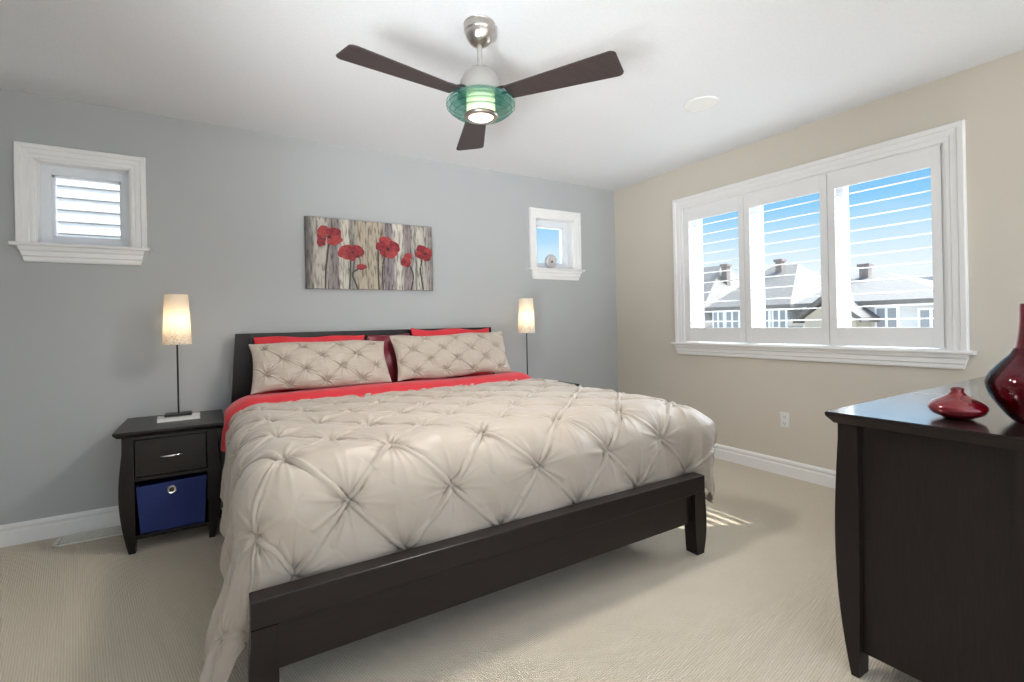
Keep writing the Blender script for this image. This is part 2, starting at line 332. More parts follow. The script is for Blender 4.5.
def grid_mesh(name, P, mats, parent=None, wrap=False, solid=0.0, **tags):
    """P: (nu, nv, 3) numpy array of world points"""
    nu, nv, _ = P.shape
    V = P.reshape(-1, 3); org = np.array([(V[:, 0].min() + V[:, 0].max()) / 2, (V[:, 1].min() + V[:, 1].max()) / 2, V[:, 2].min()])
    idx = np.arange(nu * nv).reshape(nu, nv)
    F = np.stack([idx[:-1, :-1], idx[1:, :-1], idx[1:, 1:], idx[:-1, 1:]], -1).reshape(-1, 4)
    me = bpy.data.meshes.new(name); me.from_pydata((V - org).tolist(), [], F.tolist())
    me.polygons.foreach_set('use_smooth', [True] * len(me.polygons))
    for mm in (mats if isinstance(mats, (list, tuple)) else [mats]): me.materials.append(M[mm])
    o = bpy.data.objects.new(name, me); C.objects.link(o)
    po = ORG[parent.name] if parent else Vector((0, 0, 0)); o.parent = parent
    o.location = Vector(org) - po; ORG[o.name] = Vector(org)
    if solid:
        md = o.modifiers.new('cloth_thickness', 'SOLIDIFY'); md.thickness = solid; md.offset = -1
    return tag(o, **tags)
def copy_tree(o, parent=None):
    c = o.copy(); C.objects.link(c); c.parent = parent
    ORG[c.name] = ORG[o.name].copy()
    for ch in [q for q in list(bpy.data.objects) if q.parent == o]: copy_tree(ch, c)
    return c
def struct(mb, name, m_, parent=None, **k):
    return mb.build(name, m_, parent, kind='structure', **k)

# ------------------------------------------------------------------ room shell
X0, Y0 = -1.5, -1.6            # left wall, open front of the room behind the camera
def wall_holes(axis, lo, hi, a0, a1, z0, z1, holes):
    """wall slab between lo and hi along axis, spanning a0..a1, with rectangular holes (a0,a1,z0,z1) in order"""
    mb = MB(); cur = a0
    def bx(p, q, u, v):
        if q - p < 1e-6 or v - u < 1e-6: return
        mb.box(lo, hi, p, q, u, v) if axis == 0 else mb.box(p, q, lo, hi, u, v)
    for (h0, h1, k0, k1) in holes:
        bx(cur, h0, z0, z1); bx(h0, h1, z0, k0); bx(h0, h1, k1, z1); cur = h1
    bx(cur, a1, z0, z1); return mb
WT = 0.2
LW = (-0.928, -0.462, 1.812, 2.345)          # left small window opening
RW = (2.805, 3.285, 1.812, 2.345)            # right small window opening
BW = (1.165, 3.138, 1.045, 2.335)            # big window opening (y, z)
struct(MB().box(X0 - WT, R_ + WT, Y0, D_ + WT, -0.12, 0.0), 'floor', 'carpet')
struct(MB().box(X0 - WT, R_ + WT, Y0, D_ + WT, H_, H_ + 0.15), 'ceiling', 'ceiling')
struct(wall_holes(1, D_, D_ + WT, X0 - WT, R_ + WT, 0, H_, [LW, RW]), 'wall_back', 'wall_grey')
struct(wall_holes(0, R_, R_ + WT, Y0, D_, 0, H_, [BW]), 'wall_right', 'wall_beige')
struct(MB().box(X0 - WT, X0, Y0, D_, 0, H_), 'wall_left', 'wall_grey')
struct(MB().box(X0, -0.6, Y0 - WT, Y0, 0, H_), 'front_light_block', 'wall_grey')  # unseen partial wall added to keep light off the room's left side
bp = [(0.0, 0.0), (0.016, 0.0), (0.016, 0.080), (0.010, 0.090), (0.010, 0.100), (0.018, 0.106), (0.016, 0.117), (0.008, 0.128), (0.0, 0.130)]
struct(MB().prism([(D_ - a, b) for a, b in bp], 0, X0, R_), 'baseboard_back', 'trim')
struct(MB().prism([(R_ - a, b) for a, b in bp], 1, Y0, D_ - 0.02), 'baseboard_right', 'trim')
struct(MB().prism([(X0 + a, b) for a, b in bp], 1, Y0, D_ - 0.02), 'baseboard_left', 'trim')

# window trims: stepped casing running round the opening (mitred), stool and apron
CAS = [(0.0, 0.012), (0.012, 0.016), (0.030, 0.016), (0.034, 0.021), (0.066, 0.023), (0.072, 0.030), (0.098, 0.032), (0.104, 0.026)]
def casing(mb, plane, sgn, axis, a0, a1, z0, z1, w):
    """plane: wall coordinate, casing stands out by sgn; a along wall"""
    k = w / 0.104
    def pt(a, z, d): return (plane + sgn * d, a, z) if axis == 0 else (a, plane + sgn * d, z)
    loops = []
    for off, dep in [(0.0, 0.0)] + CAS + [(0.104, 0.0)]:
        o = off * k
        loops.append([pt(a0 - o, z0, dep), pt(a0 - o, z1 + o, dep), pt(a1 + o, z1 + o, dep), pt(a1 + o, z0, dep)])
    vs = [p for l in loops for p in l]; fs = []
    for i in range(len(loops) - 1):
        for j in range(3): fs.append((i * 4 + j, i * 4 + j + 1, (i + 1) * 4 + j + 1, (i + 1) * 4 + j))
    fs.append(tuple(i * 4 for i in range(len(loops)))); fs.append(tuple(i * 4 + 3 for i in range(len(loops))))
    mb._add(vs, fs); return mb
STOOL = [(0.0, 0.0), (0.05, 0.0), (0.058, 0.006), (0.060, 0.013), (0.057, 0.020), (0.05, 0.023), (0.0, 0.023)]
APRON = [(0.0, 0.0), (0.018, 0.0), (0.022, 0.010), (0.022, 0.030), (0.030, 0.036), (0.030, 0.062), (0.040, 0.072), (0.044, 0.088), (0.044, 0.092), (0.0, 0.092)]
def taper_ends(mb, ax, z0, mid):
    for v in mb.bm.verts:
        k = 0.026 * (1 - (v.co.z - z0) / 0.092); v.co[ax] += k if v.co[ax] < mid else -k
def small_window(n, O):
    root = empty('window_%d' % n, ((O[0] + O[1]) / 2, D_, O[2]), kind='structure')
    mb = casing(MB(), D_, -1, 1, O[0], O[1], O[2], O[3], 0.086); mb.build('casing', 'trim', root, kind='structure')
    mb = MB().prism([(D_ - a, O[2] - 0.012 + b) for a, b in STOOL], 0, O[0] - 0.108, O[1] + 0.108)
    mb.box(O[0], O[1], D_ - 0.001, D_ + 0.11, O[2] - 0.012, O[2] + 0.006); mb.build('stool', 'trim', root, kind='structure')
    mb = MB().prism([(D_ - a, O[2] - 0.104 + b) for a, b in APRON], 0, O[0] - 0.075, O[1] + 0.075)
    taper_ends(mb, 0, O[2] - 0.104, (O[0] + O[1]) / 2); mb.build('apron', 'trim', root, kind='structure')
    y0, y1 = D_ + 0.085, D_ + 0.15; f = 0.058
    mb = MB()
    for (a, b, c, d) in ((O[0], O[0] + f, O[2], O[3]), (O[1] - f, O[1], O[2], O[3]), (O[0] + f, O[1] - f, O[2], O[2] + f + 0.01), (O[0] + f, O[1] - f, O[3] - f - 0.008, O[3])):
        mb.box(a, b, y0, y1, c, d)
        mb.box(a + (0.0 if a < O[0] + .01 else 0.0), b, y0 + 0.02, y1 + 0.02, c, d)
    g = 0.022
    a, b, c, d = O[0] + f, O[1] - f, O[2] + f + 0.01, O[3] - f - 0.008
    mb.box(a, a + 0.012, y0 + 0.02, y1, c, d); mb.box(b - 0.012, b, y0 + 0.02, y1, c, d); mb.box(a, b, y0 + 0.02, y1, c, c + 0.012); mb.box(a, b, y0 + 0.02, y1, d - 0.012, d)
    mb.build('sash', 'sash', root, kind='structure')
    MB().box(a, b, y0 + 0.04, y0 + 0.046, c, d).build('pane', 'pane', root, kind='structure')
    mb = MB(); t = 0.012
    mb.box(O[0] - 0.001, O[0] + 0.008, D_, y0, O[2] + 0.006, O[3]); mb.box(O[1] - 0.008, O[1] + 0.001, D_, y0, O[2] + 0.006, O[3]); mb.box(O[0], O[1], D_, y0, O[3] - 0.008, O[3] + 0.001)
    mb.build('reveal', 'trim', root, kind='structure')
    return root
small_window(1, LW)
small_window(2, RW)
# big window
bw = empty('window_3', (R_, (BW[0] + BW[1]) / 2, BW[2]), kind='structure')
casing(MB(), R_, -1, 0, BW[0], BW[1], BW[2], BW[3], 0.104).build('casing', 'trim', bw, kind='structure')
mb = MB().prism([(R_ - a, BW[2] - 0.022 + b) for a, b in STOOL], 1, BW[0] - 0.135, BW[1] + 0.135)
mb.box(R_ - 0.001, R_ + 0.16, BW[0], BW[1], BW[2] - 0.02, BW[2] + 0.004); mb.build('stool', 'trim', bw, kind='structure')
mb = MB().prism([(R_ - a, BW[2] - 0.114 + b) for a, b in APRON], 1, BW[0] - 0.105, BW[1] + 0.105)
taper_ends(mb, 1, BW[2] - 0.114, (BW[0] + BW[1]) / 2); mb.build('apron', 'trim', bw, kind='structure')
mb = MB(); mb.box(R_, R_ + 0.14, BW[0] - 0.001, BW[0] + 0.012, BW[2], BW[3]); mb.box(R_, R_ + 0.14, BW[1] - 0.012, BW[1] + 0.001, BW[2], BW[3]); mb.box(R_, R_ + 0.14, BW[0], BW[1], BW[3] - 0.012, BW[3] + 0.001)
mb.build('reveal', 'trim', bw, kind='structure')
mb = MB(); xs0, xs1 = R_ + 0.11, R_ + 0.19
J1, J2 = 2.508, 1.843
for a, b in ((BW[0], BW[0] + 0.07), (J2 - 0.06, J2 + 0.06), (J1 - 0.06, J1 + 0.06), (BW[1] - 0.07, BW[1])): mb.box(xs0, xs1, a, b, BW[2], BW[3])
for a, b in ((BW[2], BW[2] + 0.09), (BW[3] - 0.075, BW[3])): mb.box(xs0, xs1, BW[0], BW[1], a, b)
mb.build('sash', 'sash', bw, kind='structure')
for a, b in ((BW[0] + 0.07, J2 - 0.06), (J2 + 0.06, J1 - 0.06), (J1 + 0.06, BW[1] - 0.07)):
    MB().box(xs0 + 0.04, xs0 + 0.046, a, b, BW[2] + 0.09, BW[3] - 0.075).build('pane', 'pane', bw, kind='structure')

# ------------------------------------------------------------------ bed
FX0, FX1 = 0.079, 2.268
bed = empty('bed', (1.19, 2.88, 0), 'dark espresso wooden bed frame with wide headboard and low footboard', 'bed')
def curved_leg(x_out, x_in, y0, y1, z1, out, taper=0.012, bulge=0.012, z0=0.0):
    """leg seen from the front: outer edge bows outwards and pulls in at the foot"""
    sg = 1 if x_out > x_in else -1
    n = 14; po = []; pi_ = []
    for i in range(n + 1):
        t = i / n; z = z0 + (z1 - z0) * t
        po.append((x_out + sg * (bulge * math.sin(PI * min(1, t * 1.15)) - taper * (1 - t) ** 3), z))
        pi_.append((x_in + sg * 0.012 * (1 - t) ** 3 * out, z))
    poly = po + pi_[::-1]
    return MB().prism(poly, 1, y0, y1, bev=0.0)
MB().box(FX0, FX1, 1.722, 1.796, 0.330, 0.420, bev=0.004).build('footboard_rail', 'espresso_x', bed)
MB().box(FX0 + 0.03, FX1 - 0.03, 1.750, 1.780, 0.170, 0.331).build('footboard_panel', 'espresso_x', bed)
curved_leg(FX0, FX0 + 0.078, 1.722, 1.796, 0.328, 0, taper=0.02, bulge=0.010).build('leg', 'espresso', bed)
curved_leg(FX1, FX1 - 0.085, 1.722, 1.796, 0.328, 1, taper=0.02, bulge=0.010).build('leg', 'espresso', bed)
for x in (FX0 + 0.05, FX1 - 0.08): MB().box(x, x + 0.03, 1.795, 3.93, 0.17, 0.36, bev=0.003).build('side_rail', 'espresso', bed)
# headboard: two flared posts, top rail and recessed panel
for sg, xt in ((-1, 0.125), (1, 2.175)):
    poly = []; n = 12
    for i in range(n + 1):
        t = i / n; poly.append((xt + sg * 0.088 * (1 - t), 1.235 * t))
    for i in range(n, -1, -1):
        t = i / n; poly.append((xt - sg * 0.085 + sg * 0.06 * (1 - t), 1.235 * t))
    MB().prism(poly, 1, 3.925, 3.985).build('headboard_post', 'espresso', bed)
MB().box(0.21, 2.09, 3.927, 3.983, 1.165, 1.235, bev=0.002).build('headboard_rail', 'espresso_x', bed)
MB().box(0.19, 2.11, 3.945, 3.975, 0.25, 1.17).build('headboard_panel', 'espresso_x', bed)

# ------------------------------------------------------------------ bedding
def fbm(x, y, s, seed=0):
    """cheap smooth 2-D noise from sines, vectorised"""
    rs = np.random.RandomState(seed); out = np.zeros_like(x)
    for k in range(7):
        a = rs.uniform(0, 2 * PI); f = s * rs.uniform(0.6, 1.7); out += np.sin((x * math.cos(a) + y * math.sin(a)) * f + rs.uniform(0, 6.28))
    return out / 7 * 1.6
ZT = 0.80
XL, XR, YF = 0.225, 2.195, 2.035
def drape(X, Y, top, rad_l, rad_f, rad_r, flare=0.10, grow=0.0):
    """wrap flat cloth coordinates over the bed: returns points; X across, Y along (towards the head positive)"""
    bx = np.clip(X, XL, XR); by = np.maximum(Y, YF)
    vx, vy = X - bx, Y - by; d = np.hypot(vx, vy); dd = np.maximum(d, 1e-9); nx, ny = vx / dd, vy / dd
    wf = ny ** 2; rad = np.where(nx < 0, rad_l, rad_r) * (1 - wf) + rad_f * wf
    q = rad * PI / 2
    ang = np.minimum(d / rad, PI / 2)
    hx = rad * np.sin(ang); vz = rad * (1 - np.cos(ang))
    ov = np.maximum(d - q, 0); fl = flare * (1 - wf * 0.9)
    hx = hx + ov * fl; vz = vz + ov * np.sqrt(1 - fl ** 2)
    P = np.stack([bx + nx * hx, by + ny * hx, top - vz], -1)
    return P, d, nx, ny
def normals(P):
    du = np.gradient(P, axis=0); dv = np.gradient(P, axis=1); n = np.cross(du, dv); n /= np.maximum(np.linalg.norm(n, axis=-1, keepdims=True), 1e-9)
    return n
def tufts(X, J, amp=1.0, hx=0.205, seed=3, x0=0.22):
    """pintuck field. X metres across, J row coordinate (integers are rows)"""
    wx = fbm(X, J * 0.2, 5.0, seed) * 0.022; wj = fbm(X, J * 0.2, 5.0, seed + 1) * 0.11
    i = (X + wx - x0) / hx; j = J + wj
    p, q = (i + j) / 2, (i - j) / 2
    rp_, rq = np.round(p), np.round(q); dp, dq = p - rp_, q - rq
    r = np.hypot(dp, dq); th = np.arctan2(dq, dp)
    h1 = np.modf(np.sin(rp_ * 12.9898 + rq * 78.233) * 43758.5453)[0]; h2 = np.modf(np.sin(rp_ * 39.346 + rq * 11.135) * 24634.6345)[0]
    z = 0.020 * (1 - np.exp(-(r / 0.16) ** 2)) - 0.020
    z += 0.008 * (np.sin(PI * p) * np.sin(PI * q)) ** 2
    for a, b, hh in ((dp, dq, h1), (dq, dp, h2)):
        ab = np.abs(b); w = 0.013 + 0.030 * ab
        A = 0.0105 * np.exp(-(ab / 0.26) ** 2) + 0.0030
        s_ = np.where(hh > 0, 1.0, -1.0)
        z += A * np.exp(-(a / w) ** 2) - 0.6 * A * np.exp(-((a - s_ * 0.045) / (w * 1.4)) ** 2)
    n1 = 6 + np.round(np.abs(h1) * 3); n2 = 9 + np.round(np.abs(h2) * 4)
    w1 = 1 - np.abs(np.sin(n1 * th / 2 + h1 * 5 + 2.5 * h2)); w2 = 1 - np.abs(np.sin(n2 * th / 2 + h2 * 9))
    z += (0.017 * w1 ** 2.2 * np.exp(-r / 0.20) + 0.011 * w2 ** 2.5 * np.exp(-r / 0.26)) * (r / (r + 0.05))
    z -= 0.012 * np.exp(-(r / 0.03) ** 2)
    return z * amp * 1.45
def rowcoord(Y):
    s = 1.97 - Y
    return np.where(s > 0, s / 0.225, s / 0.195)

nu, nv = 720, 480
u = np.linspace(0, 1, nu); v = np.linspace(0, 1, nv)
U, V = np.meshgrid(u, v, indexing='ij')
# cloth edges: left hem drops further towards the foot, front edge is tucked behind the footboard
Yh, Yfoot = 3.42, 1.50
Y = Yh + (Yfoot - Yh) * V
left_len = 0.45 + 0.16 * np.clip((3.3 - Y) / 1.3, 0, 1) + 0.16 * np.clip((2.35 - Y) / 0.6, 0, 1) ** 1.2
Xl = XL - left_len + 0.018 * np.sin(Y * 19) + 0.012 * np.sin(Y * 41 + 1)
Xr = XR + 0.44 + 0.012 * np.sin(Y * 17) + 0 * Y
X = Xl + (Xr - Xl) * U
P, d, nx, ny = drape(X, Y, ZT, 0.165, 0.20, 0.20, flare=0.07)
# keep the front tuck line above the footboard's hidden side
front = np.clip((ny < -0.35) * 1.0, 0, 1)
nrm = normals(P)
if nrm[nu // 2, 10, 2] < 0: nrm = -nrm
h = tufts(X, rowcoord(Y))
side = np.clip((d - 0.22) / 0.3, 0, 1) * (nx < 0) * (1 - ny ** 2)
h = h * (1 - 0.55 * side) + side * (0.020 * np.sin(Y * 15 + 2.2 * np.sin(Y * 5) + X * 2) + 0.008 * np.sin(Y * 37 + X * 4))
h += 0.0045 * np.clip((d - 0.05) / 0.15, 0, 1) * (0.4 + 0.6 * ny ** 2) * fbm(X * 1.0, Y * 0.22, 46, 15) + 0.0025 * fbm(X + Y, (X - Y) * 0.4, 38, 16)
h += 0.006 * fbm(X, Y, 7, 11) + 0.0022 * fbm(X, Y, 26, 12)
h += 0.018 * np.clip((d - 0.15) / 0.25, 0, 1) * ny ** 2 * np.sin(np.clip((X - XL) / (XR - XL), 0, 1) * PI) ** 0.5
P = P + nrm * h[..., None]
# the loose corners swing out past the footboard's ends
low = np.clip(0.44 - P[..., 2], 0, 1)
lc = np.clip(-nx * 2.5, 0, 1) * np.clip((2.9 - P[..., 1]) / 0.9, 0, 1)
P[..., 0] -= lc * 0.19 * low
P[..., 1] -= lc * np.clip(nx * ny * 4, 0, 1) * 0.10 * low
rc = np.clip(nx, 0, 1) * np.clip((2.5 - P[..., 1]) / 0.5, 0, 1) * np.clip(d / 0.25, 0, 1)
P[..., 0] += rc * 0.18 * np.sin(np.clip(d / 0.50, 0, 1) * PI * 0.8); P[..., 1] += -0.09 * np.clip(d / 0.25, 0, 1) * 2 * np.clip(nx, 0, 1) * np.clip(-ny, 0, 1) * np.clip((P[..., 0] - 2.20) / 0.12, 0, 1)
P[..., 1] = np.where((P[..., 0] > FX0 - 0.004) & (P[..., 2] < 0.60), np.maximum(P[..., 1], 1.803 - 0.45 * np.clip(P[..., 2] - 0.43, 0, 1) - 0.9 * np.clip(P[..., 0] - FX1 + 0.03, 0, 1)), P[..., 1])
P[..., 2] = np.maximum(P[..., 2], 0.012)
P[..., 2] = np.where(P[..., 1] > 3.2, P[..., 2] - 0.012 * np.clip((P[..., 1] - 3.2) / 0.2, 0, 1) * (d < 0.1), P[..., 2])
grid_mesh('duvet', P, 'duvet', solid=0.006, label='ivory satin duvet with pintuck star tufts spread over the bed', cat='duvet')

# red sheet underneath, its turned-down band showing between duvet and pillows
U2, V2 = np.meshgrid(np.linspace(0, 1, 200), np.linspace(0, 1, 60), indexing='ij')
Y2 = 3.90 - 0.54 * V2; X2 = (XL - 0.34) + (XR + 0.36 - XL + 0.34) * U2
Ps, ds, nxs, nys = drape(X2, Y2, ZT - 0.02, 0.17, 0.2, 0.17, flare=0.06)
hs = 0.006 * fbm(X2, Y2, 9, 21) + 0.003 * fbm(X2, Y2, 30, 22) + 0.056 * np.exp(-((Y2 - 3.56) / 0.15) ** 4)
ns_ = normals(Ps)
if ns_[100, 10, 2] < 0: ns_ = -ns_
Ps = Ps + ns_ * hs[..., None]
limL = np.where(Y2 > 3.42, 0.045, -1); limR = np.where(Y2 > 3.42, 2.285, 9); Ps[..., 0] = np.clip(Ps[..., 0], limL, limR)
grid_mesh('bed_sheet', Ps, 'red_cotton', solid=0.004, label='bright red sheet folded back in a band above the ivory duvet', cat='sheet')

def cushion(name, mat_, w, hgt, th, loc, lean, rz=0.0, tuft=False, seed=0, n=240, flange=0.0, **tags):
    """pillow standing on its long edge: w across, hgt up, th thick; lean = tilt back in degrees"""
    a = np.linspace(-1, 1, n); b = np.linspace(-1, 1, int(n * 0.65)); A, B = np.meshgrid(a, b, indexing='ij')
    env = np.clip(1 - np.abs(A) ** 2.6, 0, 1) ** 0.5 * np.clip(1 - np.abs(B) ** 2.4, 0, 1) ** 0.5
    sx = 1 - 0.05 * (1 - np.abs(A) ** 2) * B ** 4; pin = 1 - 0.045 * (1 - B ** 2) * np.abs(A) ** 6
    x = A * w / 2 * pin; z = B * hgt / 2 * (1 - 0.05 * (1 - A ** 2) * np.abs(B) ** 6)
    z = z + 0.016 * fbm(x + seed, z, 12, seed) * np.abs(B) ** 4 ; x = x + 0.008 * fbm(x, z + seed, 22, seed + 5) * np.abs(A) ** 6
    t = tufts(x + 5 * seed, (z) / 0.092 + 0.5, amp=0.72, hx=0.122, seed=seed + 2, x0=0) if tuft else 0.010 * fbm(x + seed, z, 14, seed + 1) + 0.007 * fbm(x, z, 30, seed + 2)
    yf = -(env * th / 2) - t * np.clip(env * 2.2, 0.25, 1)
    yb = env * th / 2
    V_ = []; F_ = []
    nA, nB = A.shape
    for Yv in (yf, yb):
        V_ += np.stack([x, Yv, z], -1).reshape(-1, 3).tolist()
    idx = np.arange(nA * nB).reshape(nA, nB); q = np.stack([idx[:-1, :-1], idx[1:, :-1], idx[1:, 1:], idx[:-1, 1:]], -1).reshape(-1, 4)
    F_ = q.tolist() + (q[:, ::-1] + nA * nB).tolist()
    me = bpy.data.meshes.new(name); me.from_pydata(V_, [], F_)
    bm = bmesh.new(); bm.from_mesh(me); bmesh.ops.remove_doubles(bm, verts=bm.verts, dist=0.0015); bmesh.ops.recalc_face_normals(bm, faces=bm.faces)
    Rm = Matrix.Rotation(rz, 4, 'Z') @ Matrix.Rotation(-math.radians(lean), 4, 'X') @ Matrix.Translation((0, 0, hgt / 2))
    bmesh.ops.transform(bm, matrix=Rm, verts=bm.verts); bm.to_mesh(me); bm.free()
    me.polygons.foreach_set('use_smooth', [True] * len(me.polygons)); me.materials.append(M[mat_])
    o = bpy.data.objects.new(name, me); C.objects.link(o); o.location = loc; ORG[o.name] = Vector(loc)
    return tag(o, **tags)
cushion('pillow_sham', 'duvet', 0.93, 0.355, 0.13, (0.655, 3.565, 0.845), 25, 0.02, tuft=True, seed=1, label='ivory pintucked pillow sham on the side by the lit lamp and blue bin', cat='pillow')
cushion('pillow_sham', 'duvet', 1.01, 0.375, 0.13, (1.668, 3.565, 0.85), 25, -0.01, tuft=True, seed=4, label='ivory pintucked pillow sham below the small sky window', cat='pillow')
cushion('pillow', 'red_cotton', 0.78, 0.41, 0.10, (0.62, 3.81, 0.80), 7, 0.0, seed=7, label='bright red pillow peeking above the sham nearest the blue bin', cat='pillow')
cushion('pillow', 'red_cotton', 0.74, 0.44, 0.10, (1.75, 3.81, 0.80), 7, 0.0, seed=8, label='bright red pillow peeking above the sham farthest from the blue bin', cat='pillow')
cushion('pillow', 'burgundy', 0.35, 0.40, 0.10, (1.195, 3.80, 0.80), 8, 0.0, seed=9, label='dark burgundy satin pillow showing between the two ivory shams', cat='pillow')

# ------------------------------------------------------------------ nightstands
NX, NF, NB_ = -0.229, 3.505, 4.0
def nightstand(label):
    t = empty('nightstand', (NX, 3.75, 0), label, 'nightstand', )
    hw = 0.266
    # top: bevelled underside
    prof = [(-1, 0.667), (-1, 0.667)]
    mb = MB(); x0, x1, y0, y1 = NX - hw, NX + hw, 3.458, 4.02
    lo = [(x0 + .018, y0 + .018, .668), (x1 - .018, y0 + .018, .668), (x1 - .018, y1 - .004, .668), (x0 + .018, y1 - .004, .668)]
    md = [(x0, y0, .690), (x1, y0, .690), (x1, y1, .690), (x0, y1, .690)]; hi = [(a, b, .702) for a, b, c in md]
    vs = lo + md + hi; fs = [(3, 2, 1, 0), (8, 9, 10, 11)]
    for k in (0, 4):
        for i in range(4): fs.append((k + i, k + (i + 1) % 4, k + 4 + (i + 1) % 4, k + 4 + i))
    mb._add(vs, fs); bmesh.ops.bevel(mb.bm, geom=[e for e in mb.bm.edges if all(v.co.z > .68 for v in e.verts)], offset=.002, segments=2, affect='EDGES')
    mb.build('top', 'espresso_x', t)
    for sg in (-1, 1):
        for ya, yb in ((NF, NF + 0.055), (NB_ - 0.055, NB_)):
            curved_leg(NX + sg * 0.232, NX + sg * 0.178, ya, yb, 0.668, 0, taper=0.022, bulge=0.022).build('leg', 'espresso', t)
        MB().box(NX + sg * 0.215 - 0.009, NX + sg * 0.215 + 0.009, NF + 0.05, NB_ - 0.05, 0.085, 0.668).build('side_panel', 'espresso', t)
    MB().box(NX - 0.2, NX + 0.2, NB_ - 0.03, NB_ - 0.015, 0.085, 0.668).build('back_panel', 'espresso_dark', t)
    MB().box(NX - 0.205, NX + 0.205, NF + 0.012, NB_ - 0.03, 0.072, 0.094, bev=.002).build('shelf', 'espresso_x', t)
    MB().box(NX - 0.205, NX + 0.205, NF + 0.012, NB_ - 0.03, 0.405, 0.425, bev=.002).build('divider', 'espresso_x', t)
    MB().box(NX - 0.18, NX + 0.18, NF + 0.006, NF + 0.03, 0.645, 0.668).build('apron', 'espresso_x', t)
    dr = MB().box(NX - 0.174, NX + 0.174, NF + 0.004, NF + 0.024, 0.43, 0.642, bev=.003).build('drawer', 'espresso_x', t)
    mb = MB(); n = 14
    mb.tube([(NX + 0.052 * (2 * i / n - 1), NF - 0.016 + 0.010 * (2 * i / n - 1) ** 2 , 0.535) for i in range(n + 1)], [0.0025 + 0.0055 * math.sin(PI * i / n) for i in range(n + 1)])
    for sg in (-1, 1): mb.tube([(NX + sg * 0.035, NF + 0.006, 0.535), (NX + sg * 0.035, NF - 0.012, 0.535)], 0.004)
    mb.build('handle', 'chrome', dr, smooth=True)
    return t
ns1 = nightstand('dark nightstand with open drawer shelf holding a blue fabric bin')
ns1['label'] = 'dark nightstand with one drawer above a blue fabric bin'
ns2 = copy_tree(ns1); ns2.location.x = 2.556; ns2['label'] = 'dark nightstand mostly hidden behind the made bed'
for o in (ns1, ns2): o['group'] = 'nightstands beside the bed'
# blue bin in the lower opening
bn = empty('storage_bin', (NX, 3.72, 0.094), 'navy blue fabric storage bin with round metal grommet inside the nightstand', 'bin')
mb = MB(); b0, b1 = 0.158, 0.172; y0, y1 = NF + 0.02, NF + 0.36; z0, z1 = 0.0945, 0.372
outer0 = [(NX - b0, y0 + .012, z0), (NX + b0, y0 + .012, z0), (NX + b0, y1, z0), (NX - b0, y1, z0)]
outer1 = [(NX - b1, y0, z1 - 0.004), (NX + b1, y0, z1 + .010), (NX + b1, y1, z1 + .006), (NX - b1, y1, z1)]
in1 = [(NX - b1 + .006, y0 + .006, z1 - 0.004), (NX + b1 - .006, y0 + .006, z1 + .010), (NX + b1 - .006, y1 - .006, z1 + .006), (NX - b1 + .006, y1 - .006, z1)]
in0 = [(NX - b0 + .006, y0 + .018, z0 + .008), (NX + b0 - .006, y0 + .018, z0 + .008), (NX + b0 - .006, y1 - .006, z0 + .008), (NX - b0 + .006, y1 - .006, z0 + .008)]
vs = outer0 + outer1 + in1 + in0; fs = [(3, 2, 1, 0), (12, 13, 14, 15)]
for k in (0, 4, 8):
    for i in range(4): fs.append((k + i, k + (i + 1) % 4, k + 4 + (i + 1) % 4, k + 4 + i))
mb._add(vs, fs); mb.build('body', 'blue_fabric', bn)
mb = MB().lathe([(0.013, -0.004), (0.021, -0.005), (0.0245, -0.002), (0.021, 0.002), (0.013, 0.002), (0.013, -0.004)], (NX - 0.004, y0 + 0.003, 0.325), n=28, axis=1)
g = mb.build('grommet', 'chrome', bn, smooth=True)
MB().lathe([(0.0, -0.001), (0.0135, -0.001), (0.0135, 0.001), (0, 0.001)], (NX - 0.004, y0 - 0.0005, 0.325), n=20, axis=1).build('hole', 'dark_slot', g)

def book(x, y, z, w, dp, th, rz, label):
    t = empty('book', (x, y, z), label, 'book'); t.rotation_euler.z = rz
    mb = MB(); mb.box(x - w / 2, x + w / 2, y - dp / 2, y + dp / 2, z, z + 0.0022); mb.box(x - w / 2, x + w / 2, y - dp / 2, y + dp / 2, z + th - 0.0022, z + th)
    mb.box(x - w / 2, x - w / 2 + 0.003, y - dp / 2, y + dp / 2, z + .002, z + th - .002); mb.build('cover', 'book_cover', t)
    MB().box(x - w / 2 + 0.003, x + w / 2 - 0.004, y - dp / 2 + 0.003, y + dp / 2 - 0.003, z + 0.0022, z + th - 0.0022).build('pages', 'paper', t)
    return t
TZ = 0.7025
book(-0.202, 3.755, TZ, 0.225, 0.12, 0.024, 0.05, 'white book lying under the lamp on the nightstand with blue bin')
book(2.60, 3.68, TZ, 0.21, 0.15, 0.024, 0.25, 'white book on the nightstand behind the bed')
BT = TZ + 0.0245
